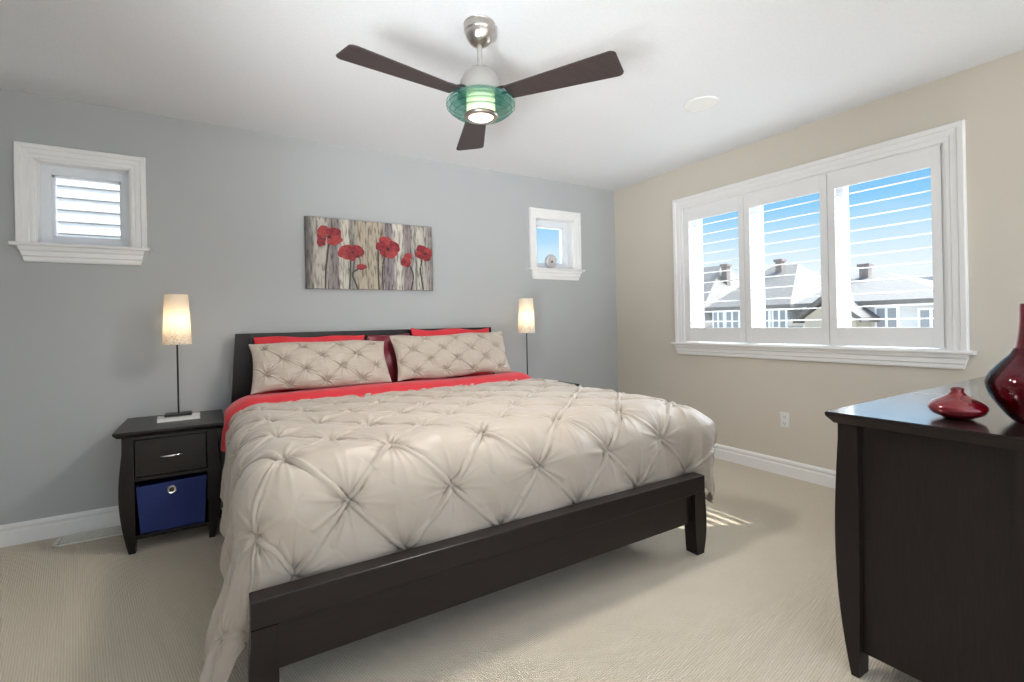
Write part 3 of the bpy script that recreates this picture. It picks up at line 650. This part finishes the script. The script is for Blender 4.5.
def lamp(x, y, z, label):
    t = empty('table_lamp', (x, y, z), label, 'lamp', 'bedside lamps')
    MB().box(x - 0.072, x + 0.072, y - 0.05, y + 0.05, z, z + 0.014, bev=.002).build('base', 'black_metal', t)
    MB().tube([(x, y, z + 0.012), (x, y, z + 0.50)], 0.0052, n=14).build('pole', 'black_metal', t, smooth=True)
    zb = z + 0.452
    MB().lathe([(0.079, 0.0), (0.0645, 0.318), (0.0635, 0.318), (0.078, 0.0), (0.079, 0.0)], (x, y, zb), n=48).build('lamp_shade', 'shade', t, smooth=30, origin=(x, y, z))
    mb = MB().lathe([(0.004, 0), (0.014, 0.004), (0.014, 0.05), (0.004, 0.055)], (x, y, z + 0.495), n=16)
    for k in range(3):
        a = 2 * PI * k / 3 + 0.5; mb.tube([(x, y, z + 0.50), (x + 0.074 * math.cos(a), y + 0.074 * math.sin(a), z + 0.50)], 0.0015, n=6)
    mb.build('socket', 'black_metal', t)
    MB().lathe([(0, 0), (0.012, 0.004), (0.026, 0.04), (0.028, 0.056), (0.02, 0.076), (0, 0.085)], (x, y, z + 0.549), n=20).build('bulb', 'bulb', t, smooth=True)
    return t
lamp(-0.205, 3.77, BT, 'lit slim table lamp on the nightstand with blue bin')
lamp(2.455, 3.755, BT - 0.004, 'lit slim table lamp standing behind the bed near the small sky window')['group'] = 'bedside lamps'

# ------------------------------------------------------------------ dresser and vases
DX0, DX1, DY1, DY0, DZ = 1.876, 3.56, 0.914, 0.34, 0.930
dr = empty('dresser', ((DX0 + DX1) / 2, (DY0 + DY1) / 2, 0), 'large dark espresso dresser with bowed legs holding two red vases', 'dresser')
mb = MB()
lo = [(DX0 + .022, DY0 + .01, DZ - .040), (DX1 - .022, DY0 + .01, DZ - .040), (DX1 - .022, DY1 - .022, DZ - .040), (DX0 + .022, DY1 - .022, DZ - .040)]
md = [(DX0, DY0, DZ - .012), (DX1, DY0, DZ - .012), (DX1, DY1, DZ - .012), (DX0, DY1, DZ - .012)]; hi = [(a, b, DZ) for a, b, c in md]
vs = lo + md + hi; fs = [(3, 2, 1, 0), (8, 9, 10, 11)]
for k in (0, 4):
    for i in range(4): fs.append((k + i, k + (i + 1) % 4, k + 4 + (i + 1) % 4, k + 4 + i))
mb._add(vs, fs); bmesh.ops.bevel(mb.bm, geom=[e for e in mb.bm.edges if all(v.co.z > DZ - .015 for v in e.verts)], offset=.003, segments=2, affect='EDGES')
mb.bm.normal_update()
bmesh.ops.recalc_face_normals(mb.bm, faces=mb.bm.faces)
for f in mb.bm.faces: f.material_index = 1 if f.normal.z > 0.5 else 0
mb.build('top', ['espresso_x', 'espresso_top'], dr)
def dleg(x0, x1, yo, yi):
    sg = 1 if yo > yi else -1; n = 16; po = []; pi_ = []
    for i in range(n + 1):
        t = i / n; z = (DZ - .040) * t
        po.append((yo + sg * (0.018 * math.sin(PI * min(1, t * 1.05)) - 0.028 * (1 - t) ** 4), z)); pi_.append((yi + sg * 0.010 * (1 - t) ** 3, z))
    return MB().prism(po + pi_[::-1], 0, x0, x1)
for xa, xb in ((DX0 + 0.03, DX0 + 0.10), (DX1 - 0.10, DX1 - 0.03)):
    dleg(xa, xb, DY1 - 0.030, DY1 - 0.092).build('leg', 'espresso', dr)
    dleg(xa, xb, DY0 + 0.030, DY0 + 0.092).build('leg', 'espresso', dr)
for xa in (DX0 + 0.055, DX1 - 0.075): MB().box(xa, xa + 0.02, DY0 + 0.08, DY1 - 0.08, 0.085, DZ - .039).build('side_panel', 'espresso', dr)
MB().box(DX0 + 0.09, DX1 - 0.09, DY0 + 0.03, DY1 - 0.085, 0.085, DZ - .041).build('carcass', 'espresso_dark', dr)
for c in range(2):
    for r in range(3):
        xa = DX0 + 0.105 + c * 0.735; za = 0.10 + r * 0.262
        d_ = MB().box(xa, xa + 0.72, DY1 - 0.086, DY1 - 0.062, za, za + 0.255, bev=.003).build('drawer', 'espresso_x', dr)
        for xx in (xa + 0.36,):
            n = 14
            MB().tube([(xx + 0.06 * (2 * i / n - 1), DY1 - 0.042 - 0.010 * (2 * i / n - 1) ** 2, za + 0.13) for i in range(n + 1)], [0.0025 + 0.0055 * math.sin(PI * i / n) for i in range(n + 1)]).build('handle', 'chrome', d_, smooth=True)

def spl(pts, n=6):
    out = []
    for i in range(len(pts) - 1):
        p0 = Vector(pts[max(i - 1, 0)]); p1 = Vector(pts[i]); p2 = Vector(pts[i + 1]); p3 = Vector(pts[min(i + 2, len(pts) - 1)])
        for k in range(n):
            t = k / n; out.append(tuple(0.5 * ((2 * p1) + (-p0 + p2) * t + (2 * p0 - 5 * p1 + 4 * p2 - p3) * t * t + (-p0 + 3 * p1 - 3 * p2 + p3) * t ** 3)))
    out.append(tuple(pts[-1])); return out
mb = MB().lathe(spl([(0, 0), (0.030, 0.0), (0.044, 0.005), (0.064, 0.015), (0.0745, 0.029), (0.0735, 0.043), (0.059, 0.058), (0.033, 0.073), (0.0185, 0.083), (0.0165, 0.092), (0.0175, 0.100)]) + [(0.014, 0.100), (0.013, 0.090)] + [(0.03, 0.073), (0.06, 0.05), (0.0, 0.02)], (2.075, 0.600, DZ + 0.0005), n=56)
mb.build('bud_vase', 'ruby_small', None, smooth=60, label='small squat red bud vase on the dresser corner', cat='vase')
VX, VY = 2.160, 0.424
vz = empty('vase', (VX, VY, DZ), 'tall dark red bottle vase with bulbous base cut by the photo edge', 'vase')
outp = spl([(0, 0), (0.056, 0.0), (0.062, 0.005), (0.083, 0.036), (0.103, 0.080), (0.110, 0.118), (0.101, 0.146), (0.077, 0.186), (0.061, 0.222), (0.053, 0.260), (0.048, 0.310), (0.0465, 0.368)])
inp = [(max(0, r - 0.005), min(h + 0.004, 0.368)) for r, h in outp[::-1]]
MB().lathe(outp + [(0.045, 0.370)] + inp[:-2] + [(0, 0.012)], (VX, VY, DZ + 0.0005), n=56).build('ruby_body', 'ruby_core', vz, smooth=60)
MB().lathe(spl([(0.050, 0.0), (0.066, 0.005), (0.091, 0.036), (0.118, 0.082), (0.128, 0.120), (0.119, 0.150), (0.094, 0.184), (0.070, 0.212), (0.060, 0.232)]), (VX, VY, DZ + 0.0005), n=56).build('glass_casing', 'casing_glass', vz, smooth=60)

# ------------------------------------------------------------------ ceiling fan
fx, fy = 1.133, 2.10
fan = empty('ceiling_fan', (fx, fy, 2.26), 'three blade ceiling fan with dark blades and green glass disc light', 'fan')
MB().lathe(spl([(0, 2.739), (0.070, 2.739), (0.074, 2.730), (0.074, 2.705), (0.070, 2.695), (0.064, 2.675), (0.048, 2.648), (0.022, 2.632), (0.013, 2.632), (0.0, 2.634)], 4), (fx, fy, 0), n=48).build('canopy', 'nickel', fan, smooth=50)
MB().tube([(fx, fy, 2.64), (fx, fy, 2.50)], 0.0125, n=20).build('downrod', 'satin_nickel', fan, smooth=True)
MB().lathe(spl([(0, 2.532), (0.022, 2.530), (0.030, 2.520), (0.062, 2.508), (0.085, 2.480), (0.102, 2.440), (0.110, 2.400), (0.112, 2.378), (0.104, 2.374), (0, 2.374)], 5), (fx, fy, 0), n=56).build('motor_housing', 'satin_nickel', fan, smooth=50)
for az in (-171.0, -58.5, 68.0):
    a = math.radians(az); c_, s_ = math.cos(a), math.sin(a)
    r0, r1 = 0.15, 0.69; w0, w1 = 0.050, 0.086; pts = []
    for i in range(9): pts.append((r0 + (r1 - 0.03 - r0) * i / 8, -(w0 + (w1 - w0) * i / 8)))
    for k in range(1, 5): t = k / 5 * PI / 2; pts.append((r1 - 0.03 + 0.03 * math.sin(t), -(w1 - 0.03) - 0.03 * math.cos(t)))
    tp = [(p, -q) for p, q in pts[::-1]]; poly = pts + tp
    tilt = math.radians(-8)
    mb = MB(); n = len(poly); vs = []
    for dz in (-0.003, 0.003):
        for p, q in poly:
            y_, z_ = q * math.cos(tilt) - dz * math.sin(tilt), q * math.sin(tilt) + dz * math.cos(tilt)
            vs.append((fx + p * c_ - y_ * s_, fy + p * s_ + y_ * c_, 2.372 + z_))
    mb._add(vs, [tuple(range(n)), tuple(range(n, 2 * n))] + [(i, (i + 1) % n, n + (i + 1) % n, n + i) for i in range(n)])
    b = mb.build('blade', 'blade', fan)
    mb = MB()
    for off in (-0.03, 0.03):
        mb.tube([(fx + p * c_ - off * s_ * k, fy + p * s_ + off * c_ * k, z_) for p, k, z_ in ((0.095, 0.8, 2.390), (0.13, 1.0, 2.388), (0.165, 1.0, 2.380 - off * 0.14), (0.20, 1.0, 2.380 - off * 0.14))], 0.007, n=8)
    mb.build('blade_iron', 'black_metal', b, smooth=True)
for r, z in ((0.150, 2.367), (0.169, 2.351), (0.168, 2.335), (0.153, 2.319), (0.131, 2.303)):
    g = MB().lathe([(0.071, -0.0045), (r - 0.001, -0.0045)], (fx, fy, z), n=96).lathe([(0.071, 0.0045), (r - 0.001, 0.0045)], (fx, fy, z), n=96)
    g.lathe([(r - 0.001, -0.0045), (r, -0.0035), (r, 0.0035), (r - 0.001, 0.0045)], (fx, fy, z), n=96, mi=1).build('glass_disc', ['green_glass', 'green_edge'], fan, smooth=30)
MB().lathe([(0.0, 2.374), (0.070, 2.374), (0.070, 2.290), (0.0, 2.290)], (fx, fy, 0), n=40).build('light_cylinder', 'lens', fan, smooth=30)
MB().lathe([(0.060, 2.293), (0.082, 2.293), (0.084, 2.286), (0.080, 2.280), (0.064, 2.278), (0.060, 2.282), (0.060, 2.293)], (fx, fy, 0), n=44).build('light_ring', 'nickel', fan, smooth=40)
le = MB().lathe([(0, 2.276), (0.055, 2.277), (0.063, 2.283), (0.063, 2.290), (0, 2.290)], (fx, fy, 0), n=40).build('light_lens', 'lens_face', fan, smooth=40)
MB().lathe([(0, 2.270), (0.005, 2.272), (0.006, 2.277), (0, 2.278)], (fx, fy, 0), n=14).build('finial', 'nickel', le, smooth=True)

lamp_l = bpy.data.lights.new('fan_lamp', 'SPOT'); lamp_l.energy = 46; lamp_l.spot_size = math.radians(165); lamp_l.spot_blend = 0.5; lamp_l.shadow_soft_size = 0.14; lamp_l.color = (1.0, 0.96, 0.90)
lamp_o = bpy.data.objects.new('fan_lamp', lamp_l); C.objects.link(lamp_o); lamp_o.parent = fan; lamp_o.location = (0, 0, -0.15)

# ------------------------------------------------------------------ plantation shutters
def shutter(y0, y1, label):
    z0, z1 = BW[2] + 0.012, BW[3] - 0.010; x0, x1 = R_ - 0.004, R_ + 0.024
    t = empty('plantation_shutter', (R_ + 0.01, (y0 + y1) / 2, z0), label, 'shutter', 'plantation shutters in the wide window')
    st = 0.052; zr0, zr1 = 1.188, 2.205
    mb = MB(); mb.box(x0, x1, y0 + .002, y0 + st, z0, z1, bev=.002); mb.build('stile', 'shutter', t)
    mb = MB(); mb.box(x0, x1, y1 - st, y1 - .002, z0, z1, bev=.002); mb.build('stile', 'shutter', t)
    MB().box(x0, x1, y0 + st, y1 - st, z0, zr0, bev=.002).build('bottom_rail', 'shutter', t)
    MB().box(x0, x1, y0 + st, y1 - st, zr1, z1, bev=.002).build('top_rail', 'shutter', t)
    n = 11; pitch = (zr1 - zr0) / (n + 0.25); first = None
    for k in range(n):
        z = zr0 + pitch * (k + 0.62)
        if first is None:
            w, th, tl = 0.0255, 0.0040, math.radians(4); poly = []
            for i in range(16):
                a = 2 * PI * i / 16; p, q = w * math.cos(a), th * math.sin(a)
                poly.append((R_ + 0.012 + p * math.cos(tl) - q * math.sin(tl), z + p * math.sin(tl) + q * math.cos(tl)))
            first = MB().prism(poly, 1, y0 + st + .002, y1 - st - .002).build('louver', 'shutter', t, smooth=60); zf = z
        else:
            c = first.copy(); C.objects.link(c); c.parent = t; c.location.z = first.location.z + (z - zf); ORG[c.name] = ORG[first.name] + Vector((0, 0, z - zf))
    return t
shutter(J1, BW[1] - 0.014, 'white shutter panel of the wide window nearest the grey wall')
shutter(J2, J1, 'white shutter panel in the middle of the wide window')
shutter(BW[0] + 0.014, J2, 'white shutter panel of the wide window nearest the dresser')

# ------------------------------------------------------------------ painting
px0, px1, pz0, pz1 = 0.612, 1.662, 1.572, 2.134; yc = D_ - 0.036
pic = empty('painting', ((px0 + px1) / 2, D_ - 0.018, pz0), 'wide canvas painting of red poppies on weathered planks above the headboard', 'painting')
MB().box(px0, px1, yc, D_ - 0.0005, pz0, pz1, bev=.003).build('canvas', 'canvas', pic)
PW, PH = px1 - px0, pz1 - pz0
def pp(s, t, d=0.0012): return Vector((px0 + s * PW, yc - d, pz1 - t * PH))
def poppy(blobs, stem, cen, seed):
    """blobs: (s, t, rx, ry, rot, tone); stem: list of (s, t)"""
    rs = random.Random(seed); mb = MB()
    if stem:
        pts = spl([tuple(pp(s, t, 0.0010)) for s, t in stem], 6)
        mb.tube(pts, 0.0068, n=8, mi=2, flat=0.12)
    for k, (s, t, rx, ry, rot, tone) in enumerate(blobs):
        c = pp(s, t, 0.0026 + 0.0012 * k); n = 26; ring = []
        ph = rs.uniform(0, 6)
        for i in range(n):
            a = 2 * PI * i / n; w = 1 + 0.07 * math.sin(3 * a + ph) + 0.05 * math.sin(5 * a + 2 * ph)
            x, z = rx * w * math.cos(a), ry * w * math.sin(a); ring.append((c.x + x * math.cos(rot) - z * math.sin(rot), c.y, c.z + x * math.sin(rot) + z * math.cos(rot)))
        back = [(x, c.y + 0.0012, z) for x, y, z in ring]
        mb._add(ring + back, [tuple(range(n)), tuple(range(n, 2 * n))] + [(i, (i + 1) % n, n + (i + 1) % n, n + i) for i in range(n)], tone)
    if cen:
        c = pp(cen[0], cen[1], 0.0105); n = 14
        ring = [(c.x + cen[2] * math.cos(2 * PI * i / n) * (1 + .2 * rs.uniform(-1, 1)), c.y, c.z + cen[2] * math.sin(2 * PI * i / n)) for i in range(n)]
        mb._add(ring + [(x, y + .008, z) for x, y, z in ring], [tuple(range(n)), tuple(range(n, 2 * n))] + [(i, (i + 1) % n, n + (i + 1) % n, n + i) for i in range(n)], 3)
    return mb.build('painted_poppy', ['petal', 'petal_light', 'stem_paint', 'petal_dark'], pic)
poppy([(.115, .30, .030, .055, .3, 0), (.125, .20, .040, .052, -.1, 1), (.205, .21, .058, .045, -.3, 0), (.205, .31, .062, .040, .2, 1), (.10, .36, .022, .032, .4, 0)], [(.165, .32), (.155, .5), (.14, .75), (.135, 1.0)], (.168, .27, .014), 1)
poppy([(.29, .47, .064, .058, .5, 1), (.375, .45, .055, .050, -.7, 0), (.335, .48, .045, .062, 0, 0)], [(.325, .55), (.318, .8), (.312, 1.0)], (.338, .47, .010), 2)
poppy([(.405, .675, .042, .024, .1, 0), (.405, .66, .030, .016, .2, 1)], [(.385, .70), (.335, .77), (.35, .87), (.375, 1.0)], None, 3)
poppy([(.60, .30, .062, .055, .1, 1), (.665, .36, .052, .052, -.6, 0), (.60, .42, .055, .050, .3, 0), (.645, .46, .050, .038, .2, 1), (.57, .36, .030, .050, 0, 0)], [(.60, .45), (.575, .62), (.57, .8), (.573, 1.0)], (.615, .40, .015), 4)
poppy([(.538, .36, .020, .034, .1, 0)], [(.538, .42), (.536, .7), (.54, 1.0)], None, 5)
poppy([(.765, .57, .045, .045, .3, 0), (.78, .50, .032, .045, -.5, 1), (.755, .58, .022, .030, 0, 0)], [(.80, .63), (.825, .75), (.82, .88), (.805, 1.0)], None, 6)
poppy([(.90, .36, .048, .036, .1, 0), (.955, .41, .042, .045, -.5, 1), (.89, .45, .050, .036, -.2, 0), (.945, .48, .044, .036, .3, 0), (.875, .42, .024, .018, 0, 1)], [(.905, .52), (.89, .68), (.90, .85), (.91, 1.0)], (.93, .43, .012), 7)

# ------------------------------------------------------------------ small fittings
sp = empty('ceiling_speaker', (2.855, 2.135, H_ - 0.012), 'round white speaker grille set into the ceiling', 'speaker')
MB().lathe([(0.098, 0.0), (0.112, 0.002), (0.114, 0.008), (0.112, 0.0118), (0.096, 0.0118), (0.096, 0.003), (0.098, 0)], (2.855, 2.135, H_ - 0.012), n=56).build('rim', 'plastic', sp, smooth=40)
MB().lathe([(0, 0.002), (0.097, 0.004), (0.097, 0.010), (0, 0.010)], (2.855, 2.135, H_ - 0.012), n=48).build('grille', mat and 'plastic', sp, smooth=40)
oy, oz = 2.188, 0.447
ol = empty('wall_outlet', (R_ - 0.004, oy, oz - 0.06), 'white duplex power outlet on the beige wall below the wide window', 'outlet')
MB().box(R_ - 0.007, R_ - 0.0003, oy - 0.038, oy + 0.038, oz - 0.060, oz + 0.060, bev=.003).build('plate', 'plastic', ol)
for dz in (-0.026, 0.026):
    s_ = MB().box(R_ - 0.010, R_ - 0.006, oy - 0.017, oy + 0.017, oz + dz - 0.015, oz + dz + 0.015, bev=.0015).build('socket', 'plastic', ol)
    mb = MB()
    for dy in (-0.007, 0.007): mb.box(R_ - 0.0106, R_ - 0.0098, oy + dy - 0.0014, oy + dy + 0.0014, oz + dz - 0.002, oz + dz + 0.008)
    mb.box(R_ - 0.0106, R_ - 0.0098, oy - 0.0025, oy + 0.0025, oz + dz - 0.011, oz + dz - 0.006); mb.build('slots', 'dark_slot', s_)
vt = empty('floor_register', (-0.67, 3.95, 0), 'cream metal floor vent beside the baseboard of the grey wall', 'vent')
vx0, vx1, vy0, vy1 = -0.845, -0.475, 3.880, 4.035
mb = MB(); mb.box(vx0, vx1, vy0, vy0 + .018, 0, .006); mb.box(vx0, vx1, vy1 - .018, vy1, 0, .006); mb.box(vx0, vx0 + .018, vy0, vy1, 0, .006); mb.box(vx1 - .018, vx1, vy0, vy1, 0, .006)
mb.build('frame', 'vent', vt)
mb = MB()
for k in range(1, 4): y_ = vy0 + .018 + (vy1 - vy0 - .036) * k / 4; mb.box(vx0 + .018, vx1 - .018, y_ - .004, y_ + .004, 0.001, .0055)
n = 26
for k in range(1, n): x_ = vx0 + .018 + (vx1 - vx0 - .036) * k / n; mb.box(x_ - .004, x_ + .004, vy0 + .018, vy1 - .018, 0.001, .0052)
mb.build('grille', 'vent', vt)
MB().box(vx0 + .018, vx1 - .018, vy0 + .018, vy1 - .018, 0.0, .001).build('duct', 'dark_slot', vt)
oxx, oyy, ozz = 3.010, D_ + 0.035, RW[2] + 0.0065
orn = empty('round_ornament', (oxx, oyy, ozz), 'round silver grey ornament with a dark centre on the small window sill', 'ornament')
MB().box(oxx - .040, oxx + .040, oyy - .020, oyy + .020, ozz, ozz + .014, bev=.003).build('base', 'ornament', orn)
mb = MB(); oc = ozz + 0.084; prof = [(0.046 + 0.028 * math.cos(2 * PI * i / 14), 0.026 * math.sin(2 * PI * i / 14)) for i in range(14)]
mb.lathe(prof, (oxx, oyy, oc), n=36, axis=1, close=True); mb.build('ring', 'ornament', orn, smooth=60)
MB().lathe([(0, -0.016), (0.030, -0.014), (0.036, -0.008), (0.036, 0.01), (0, 0.01)], (oxx, oyy, oc), n=28, axis=1).build('face', 'ornament_face', orn, smooth=40)
MB().lathe([(0, -0.024), (0.010, -0.020), (0.012, -0.012), (0, -0.012)], (oxx + .003, oyy, oc - .004), n=18, axis=1).build('centre', 'dark_slot', orn, smooth=True)
mb = MB().tube(spl([(0.0, 3.99, 0.008), (0.02, 3.92, 0.012), (0.005, 3.86, 0.007), (0.025, 3.78, 0.007), (0.012, 3.70, 0.007)], 8), 0.006, n=8)
mb.build('power_cable', 'cord', None, smooth=True, label='black cable on the carpet between nightstand and bed', cat='cable')

# ------------------------------------------------------------------ outside
struct(MB().box(-60, 160, -60, 160, -3.4, -3.2), 'ground', 'ground')
def hip_house(x0, x1, y0, y1, ze, zr, r0, r1, wall, roof, label, wins, chim=None, porch=None, zb=-3.2, over=0.22):
    """hip roof with its ridge along y from r0 to r1; wins on the face towards the room: (y, z, w, h)"""
    t = empty('house', ((x0 + x1) / 2, (y0 + y1) / 2, zb), label, 'house', 'houses outside the wide window')
    MB().box(x0, x1, y0, y1, zb, ze).build('walls', wall, t)
    xm = (x0 + x1) / 2; a, b, c, d = x0 - over, x1 + over, y0 - over, y1 + over
    vs = [(a, c, ze - .1), (b, c, ze - .1), (b, d, ze - .1), (a, d, ze - .1), (a, c, ze + .05), (b, c, ze + .05), (b, d, ze + .05), (a, d, ze + .05), (xm, r0, zr), (xm, r1, zr)]
    mb = MB(); mb._add(vs, [(3, 2, 1, 0), (0, 1, 5, 4), (1, 2, 6, 5), (2, 3, 7, 6), (3, 0, 4, 7), (4, 5, 8), (5, 6, 9, 8), (6, 7, 9), (7, 4, 8, 9)]); mb.build('roof', roof, t)
    if porch:
        p0, p1, px, pz0, pz1 = porch; pm = (p0 + p1) / 2
        MB().prism([(p0, -3.2), (p1, -3.2), (p1, pz0), (pm, pz1 - .1), (p0, pz0)], 0, px, x0 + .5).build('porch_wall', 'stucco_tan', t)
        MB().prism([(p0 - .3, pz0 - .2), (pm, pz1), (p1 + .3, pz0 - .2), (p1 + .3, pz0 - .02), (pm, pz1 + .18), (p0 - .3, pz0 - .02)], 0, px - .3, x0 + 2.2).build('porch_roof', 'shingle_dark', t)
    for (y, z, w, h) in wins:
        f = MB(); f.box(x0 - .05, x0 + .02, y - w / 2 - .08, y + w / 2 + .08, z - h / 2 - .08, z + h / 2 + .08); f.box(x0 - .08, x0 + .02, y - .04, y + .04, z - h / 2, z + h / 2)
        fo = f.build('window', 'trim', t); MB().box(x0 - .06, x0 - .02, y - w / 2, y + w / 2, z - h / 2, z + h / 2).build('pane', 'dark_glass', fo)
    if chim:
        cx, cy, w, z0c, z1c = chim
        mb = MB(); mb.box(cx - w, cx + w, cy - w, cy + w, z0c, z1c); mb.box(cx - w - .06, cx + w + .06, cy - w - .06, cy + w + .06, z1c, z1c + .12); mb.build('chimney', 'brick', t)
    return t
hip_house(21.0, 28.0, 6.0, 11.0, 1.75, 3.10, 9.4, 10.6, 'stucco', 'shingle_pale', 'pale hip roofed house seen through the shutter nearest the dresser', [(9.7, .95, .6, 1.1), (8.0, .95, .6, 1.1), (6.7, .85, .6, 1.1)], chim=(24, 9.9, .17, 2.5, 3.35), porch=(8.5, 10.3, 19.8, 1.2, 1.95))
hip_house(21.0, 28.0, 11.6, 15.3, 1.75, 3.85, 13.0, 14.3, 'stucco', 'shingle', 'taupe roofed house seen through the middle shutter panel', [(11.95, 1.0, .5, 1.1), (12.7, 1.0, .5, 1.1), (14.2, 1.0, .6, 1.1), (14.95, 1.0, .5, 1.1)], chim=(24.0, 13.6, .15, 3.2, 4.0))
hip_house(21.0, 28.0, 15.9, 21.0, 1.75, 4.25, 17.2, 19.3, 'stucco', 'shingle', 'taupe roofed house seen through the shutter nearest the grey wall', [(16.6, 1.0, .7, 1.2), (18.3, 1.0, .7, 1.2)], chim=(24, 16.6, .16, 3.0, 4.1))
# hazy hill far beyond
n = 40; poly = [(10.0, -3.2)] + [(10 + 90 * i / n, 4.2 + 3.6 * math.sin(PI * i / n) ** 0.8 + 0.7 * math.sin(i * 1.1) + 0.5 * math.sin(i * 2.3)) for i in range(n + 1)] + [(100.0, -3.2)]
struct(MB().prism(poly, 0, 90, 110), 'hills', 'hill')
# neighbour with lap siding behind the left small window
nb = empty('house', (-2.2, 9.0, -3.2), 'white sided neighbouring house seen through the small window above the nightstand', 'house')
mb = MB(); x0, x1 = -5.5, 0.2; y0 = 6.8; zz = -3.2; lap = 0.125
poly = []
while zz < 4.4:
    poly += [(y0 + 0.03, zz), (y0 - 0.045, zz + 0.010), (y0 - 0.005, zz + lap - 0.002)]; zz += lap
poly += [(11.0, zz), (11.0, -3.2)]
mb.prism(poly, 0, x0, x1); mb.build('siding', 'siding', nb)
MB().prism([(6.4, 4.3), (8.9, 6.2), (11.4, 4.3), (11.4, 4.5), (8.9, 6.4), (6.4, 4.5)], 0, x0 - .4, x1 + .4).build('roof', 'shingle', nb)
